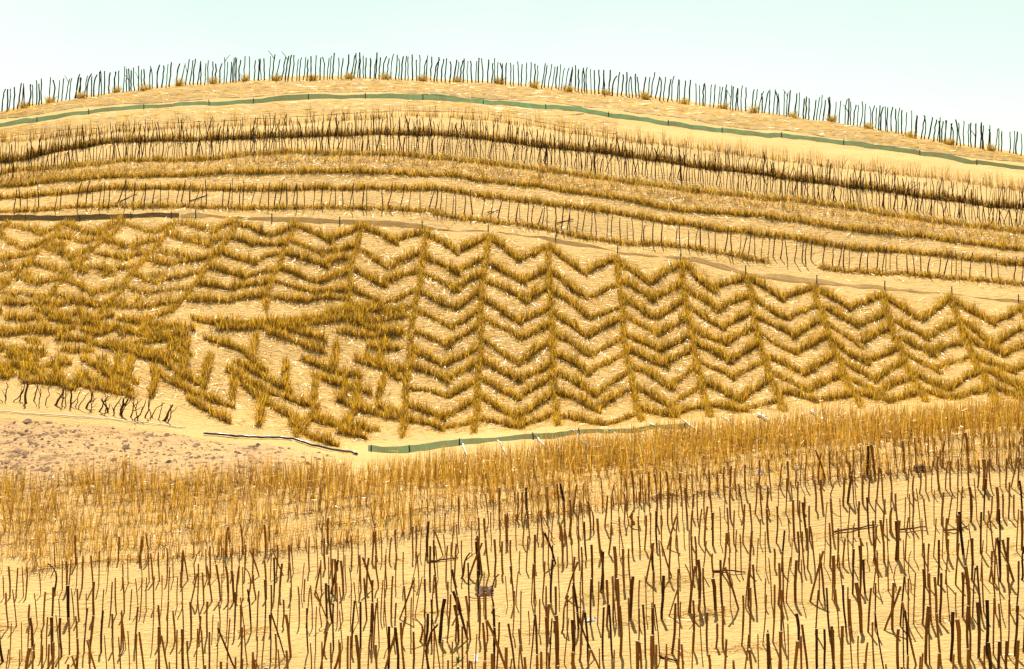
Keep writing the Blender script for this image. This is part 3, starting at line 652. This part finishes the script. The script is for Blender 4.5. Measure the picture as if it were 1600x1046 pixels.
# ------------------------------------------------------------------ foreground: cut stakes
def fore_stake(h, r):
    n = 5; t = np.linspace(0, 1, n); b = rng.normal(0, 0.013); b2 = rng.normal(0, 0.015)
    p = np.stack([b*np.sin(np.pi*t)+rng.normal(0, 0.004, n), b2*np.sin(np.pi*t)+rng.normal(0, 0.004, n), t*(h+0.1)-0.1], 1)
    rr = np.linspace(r*0.88, r*1.0, n)*(1+rng.normal(0, 0.05, n)); return [tube(p, rr, 7)]
sv = [fore_stake(0.84, 0.0225) for _ in range(16)]
sv += [stick_var(0.8, 0.02, 0.05, float(rng.choice([-1, 1])*0.18), rng.random() < 0.5, 6, 7) for _ in range(3)]
def only(tubes, m_):
    return [(a, [q for q, k_ in zip(b, c) if k_ == m_], [m_ for k_ in c if k_ == m_]) for a, b, c in tubes]
sm = [tube_mesh('cut_stake', only(v, 0), [M_STAKE]) for v in sv]
se = [tube_mesh('cut_end', only(v[:1], 1), [M_CUT, M_CUT]) for v in sv]
for me in sm + se:
    bm_ = bmesh.new(); bm_.from_mesh(me); bmesh.ops.delete(bm_, geom=[q for q in bm_.verts if not q.link_faces], context='VERTS'); bm_.to_mesh(me); bm_.free()
ROWS = [24.4, 26.2, 28.0, 29.9, 31.7, 33.5, 35.5, 37.4, 39.1]
cand = []
for r, Do in enumerate(ROWS):
    u = -60.0; D0 = row_depth(Do)
    while u < 1665:
        X = (u-800)/F*D0; Y = D0 + 0.10*math.sin(X*0.7+r) + rng.normal(0, 0.035)
        skip = (r == 8 and rng.random() > np.interp(u, [0, 600, 1000, 1600], [0.12, 0.25, 0.8, 0.95]))
        hs = rng.choice([rng.uniform(0.86, 1.0), rng.uniform(0.6, 1.12)], p=[0.7, 0.3])*np.interp(Do, [27, 32, 38], [1.14, 0.98, 0.72]); 
        if rng.random() < 0.05: hs *= 0.55
        th = rng.choice([0.55, 0.8, 1.0, 1.3], p=[0.34, 0.36, 0.23, 0.07])*rng.uniform(0.85, 1.15)*np.interp(Do, [27, 32, 38], [1.15, 0.98, 0.88])
        y = HZ - F*float(gz(X, Y))/Y; ytop = HZ - F*(float(gz(X, Y))+0.8*hs)/Y
        if not skip and ytop < 1052: cand.append((r, u, X, Y, hs, th, (max(0, min(y, 1046)-ytop))*th/Y if -4 < u < 1604 else 0))
        g = rng.random(); u += (4.0 if g < 0.12 else (8 + 7*rng.random() if g < 0.90 else 17 + 12*rng.random()))*30/Do*1.08
keep = set(np.argsort(-np.array([c[-1] for c in cand]))[:300].tolist()); st = Stuff(); cnt = {}
vis = [c[0] for c in cand]; fr = min(vis)
for i, (r, u, X, Y, hs, th, _) in enumerate(cand):
    v = int(rng.integers(16)) if rng.random() < 0.98 else 16 + int(rng.integers(3))
    ay = rng.normal(-0.01, 0.055) + (rng.choice([-1, 1])*0.3 if rng.random() < 0.04 else 0); ax = rng.normal(0, 0.06); az = rng.uniform(0, 6.28) if v < 16 else 0.0
    m_ = rotm(ax, ay, 0); p = np.array([X, Y, float(gz(X, Y))])
    if i in keep:
        o = link('cut_stake', sm[v], p); o.rotation_euler = (ax, ay, az) if v >= 16 else (ax, ay, 0); o.scale = (th, th, hs)
        link('cut_end', se[v], (0, 0, 0), o)
        cnt[r] = cnt.get(r, 0)+1
        tag(o, f"{'thick' if th > 1.1 else ('slim' if th < 0.7 else 'brown')} cut stake {lean_word(ay)}, {nth(cnt[r]-1)} stout one from left in {nth(r-fr)} row from bottom", 'stake', 'cut stakes in the foreground')
    else: st.add(sv[v], p, (ax, ay, 0), (th, th, hs))
o = link('thin_cut_stakes', tube_mesh('thin_cut_stakes', st.t, [M_STAKE, M_CUT])); tag(o, 'slimmer and farther cut stakes filling the foreground rows', 'stake', 'cut stakes in the foreground', 'stuff')
# chaff at the stake feet
parts = []
for r, D0 in enumerate([row_depth(v) for v in ROWS[1:]]):
    n = 2200; X = rng.uniform(-7.5, 7.5, n)*D0/30*1.15; cl = np.sin(X*1.7+r)+np.sin(X*4.1+2*r); X = X[cl > -0.6+1.4*rng.random(n)]; n = len(X)
    Y = D0 + 0.12*np.sin(X*0.7+r) + rng.normal(0, 0.10, n); vec = np.stack([rng.normal(0, 0.13, n), rng.normal(0, 0.09, n), np.abs(rng.normal(0, 0.035, n))], 1)
    parts.append(ribbons(np.stack([X, Y, gz(X, Y)+0.004], 1), vec, 0.0075, tints(n, (2, 2, 1, 4, 2, 1.5, 4)), 0.12))
o = put('straw_chaff', join(parts), M_STRAW); tag(o, 'thin chaff of dry grass at the feet of the foreground stakes', 'chaff', None, 'stuff')
# fallen sticks
for k, (a, b, lab) in enumerate([((672,876),(716,873),'short dark stick lying flat left of centre'),((734,937),(768,936),'thin dark twig lying below the brown rag'),((985,905),(960,905),'thin twig lying level among the leaning stakes'),((1115,899),(1165,895),'dark knotty stick lying on the sand at the right'),((1300,831),(1372,820),'long dark stick lying along the fourth stake row'),((1400,829),(1446,825),'dark stick lying right of a longer one'),((1475,830),(1512,826),'crooked short stick lying at the far right'),((1030,1030),(1060,1040),'short dark stick lying near the bottom edge'),((60,893),(236,874),'long pale thin stem lying in front of the standing straw'),((180,321),(214,306),'dark branch lying across the left of the spaced stakes'),((298,314),(325,306),'smaller dark branch lying across the spaced stakes'),((762,336),(780,330),'short dark stick lying below the spaced stakes'),((870,351),(896,346),'pale grey stick lying above the brown net strip'),((880,180),(912,178),'dark bent stick lying below the ridge stakes')]):
    q = np.linspace(0, 1, 6); w3 = W(a[0]+(b[0]-a[0])*q, a[1]+(b[1]-a[1])*q); w3[:, 2] += 0.03 + rng.normal(0, 0.008, 6); w3[:, 1] += rng.normal(0, 0.02, 6); org = w3[2]
    r = 0.008 if 'thin' in lab else 0.02
    o = link('fallen_stick', tube_mesh('fallen_stick', [tube(w3-org, np.linspace(r, r*0.6, 6), 6)], [M_STAKE if 'pale' in lab else M_SLOPE]), org); tag(o, lab, 'stick')
# litter
def rag(u, y, w_, d, h, mat, name, lab, cat):
    p = W([u], [y])[0]; n = 9; a, b = np.meshgrid(np.linspace(-1, 1, n), np.linspace(-1, 1, n)); s_ = np.sqrt(np.maximum(0, 1-np.maximum(abs(a), abs(b))**2))
    m = rng.uniform(0.75, 1.1, a.shape); X = p[0]+a*w_*m; Y = p[1]+b*d*m; zz = gz(X, Y)+0.006+h*s_*rng.uniform(0.2, 1.0, a.shape)
    v = np.stack([X, Y, zz], -1).reshape(-1, 3); i = np.arange(n*n).reshape(n, n); f = np.stack([i[:-1,:-1], i[:-1,1:], i[1:,1:], i[1:,:-1]], -1).reshape(-1, 4); org = p
    tag(link(name, mesh(name, v-org, f, [mat]), org), lab, cat)
rag(757, 924, 0.17, 0.2, 0.10, M_CLOTH, 'crumpled_rag', 'crumpled brown rag half buried between foreground stakes', 'rag')
rag(922, 970, 0.10, 0.08, 0.05, M_WHITE, 'plastic_scrap', 'white plastic scrap beside stakes right of centre', 'litter')
rag(744, 1031, 0.035, 0.12, 0.03, M_WHITE, 'plastic_scrap', 'narrow pale plastic scrap near the bottom edge', 'litter')
rag(1186, 741, 0.06, 0.1, 0.06, M_WHITE, 'plastic_scrap', 'tiny white scrap at the edge of the standing straw', 'litter')
rag(1437, 737, 0.12, 0.15, 0.10, M_SLOPE, 'dark_lump', 'dark lump of rotted wood at the edge of the standing straw', 'wood')
p = W([716], [1036])[0]; n = 14
vec = np.stack([rng.normal(0, 0.06, n), rng.normal(0, 0.06, n), rng.uniform(0.04, 0.14, n)], 1)
o = put('green_sprout', ribbons(np.repeat(p[None], n, 0)+rng.normal(0, 0.012, (n, 3))*[1, 1, 0], vec, 0.02, np.tile([[0.16, 0.30, 0.04]], (n, 1)), 0.1), M_LEAF)
tag(o, 'tiny green sprout on the sand near the bottom edge', 'plant')
o = put('loose_straw_litter', join(LITTER), M_STRAW); tag(o, 'pale loose straws scattered over the sand between the straw rows', 'straw', None, 'stuff')
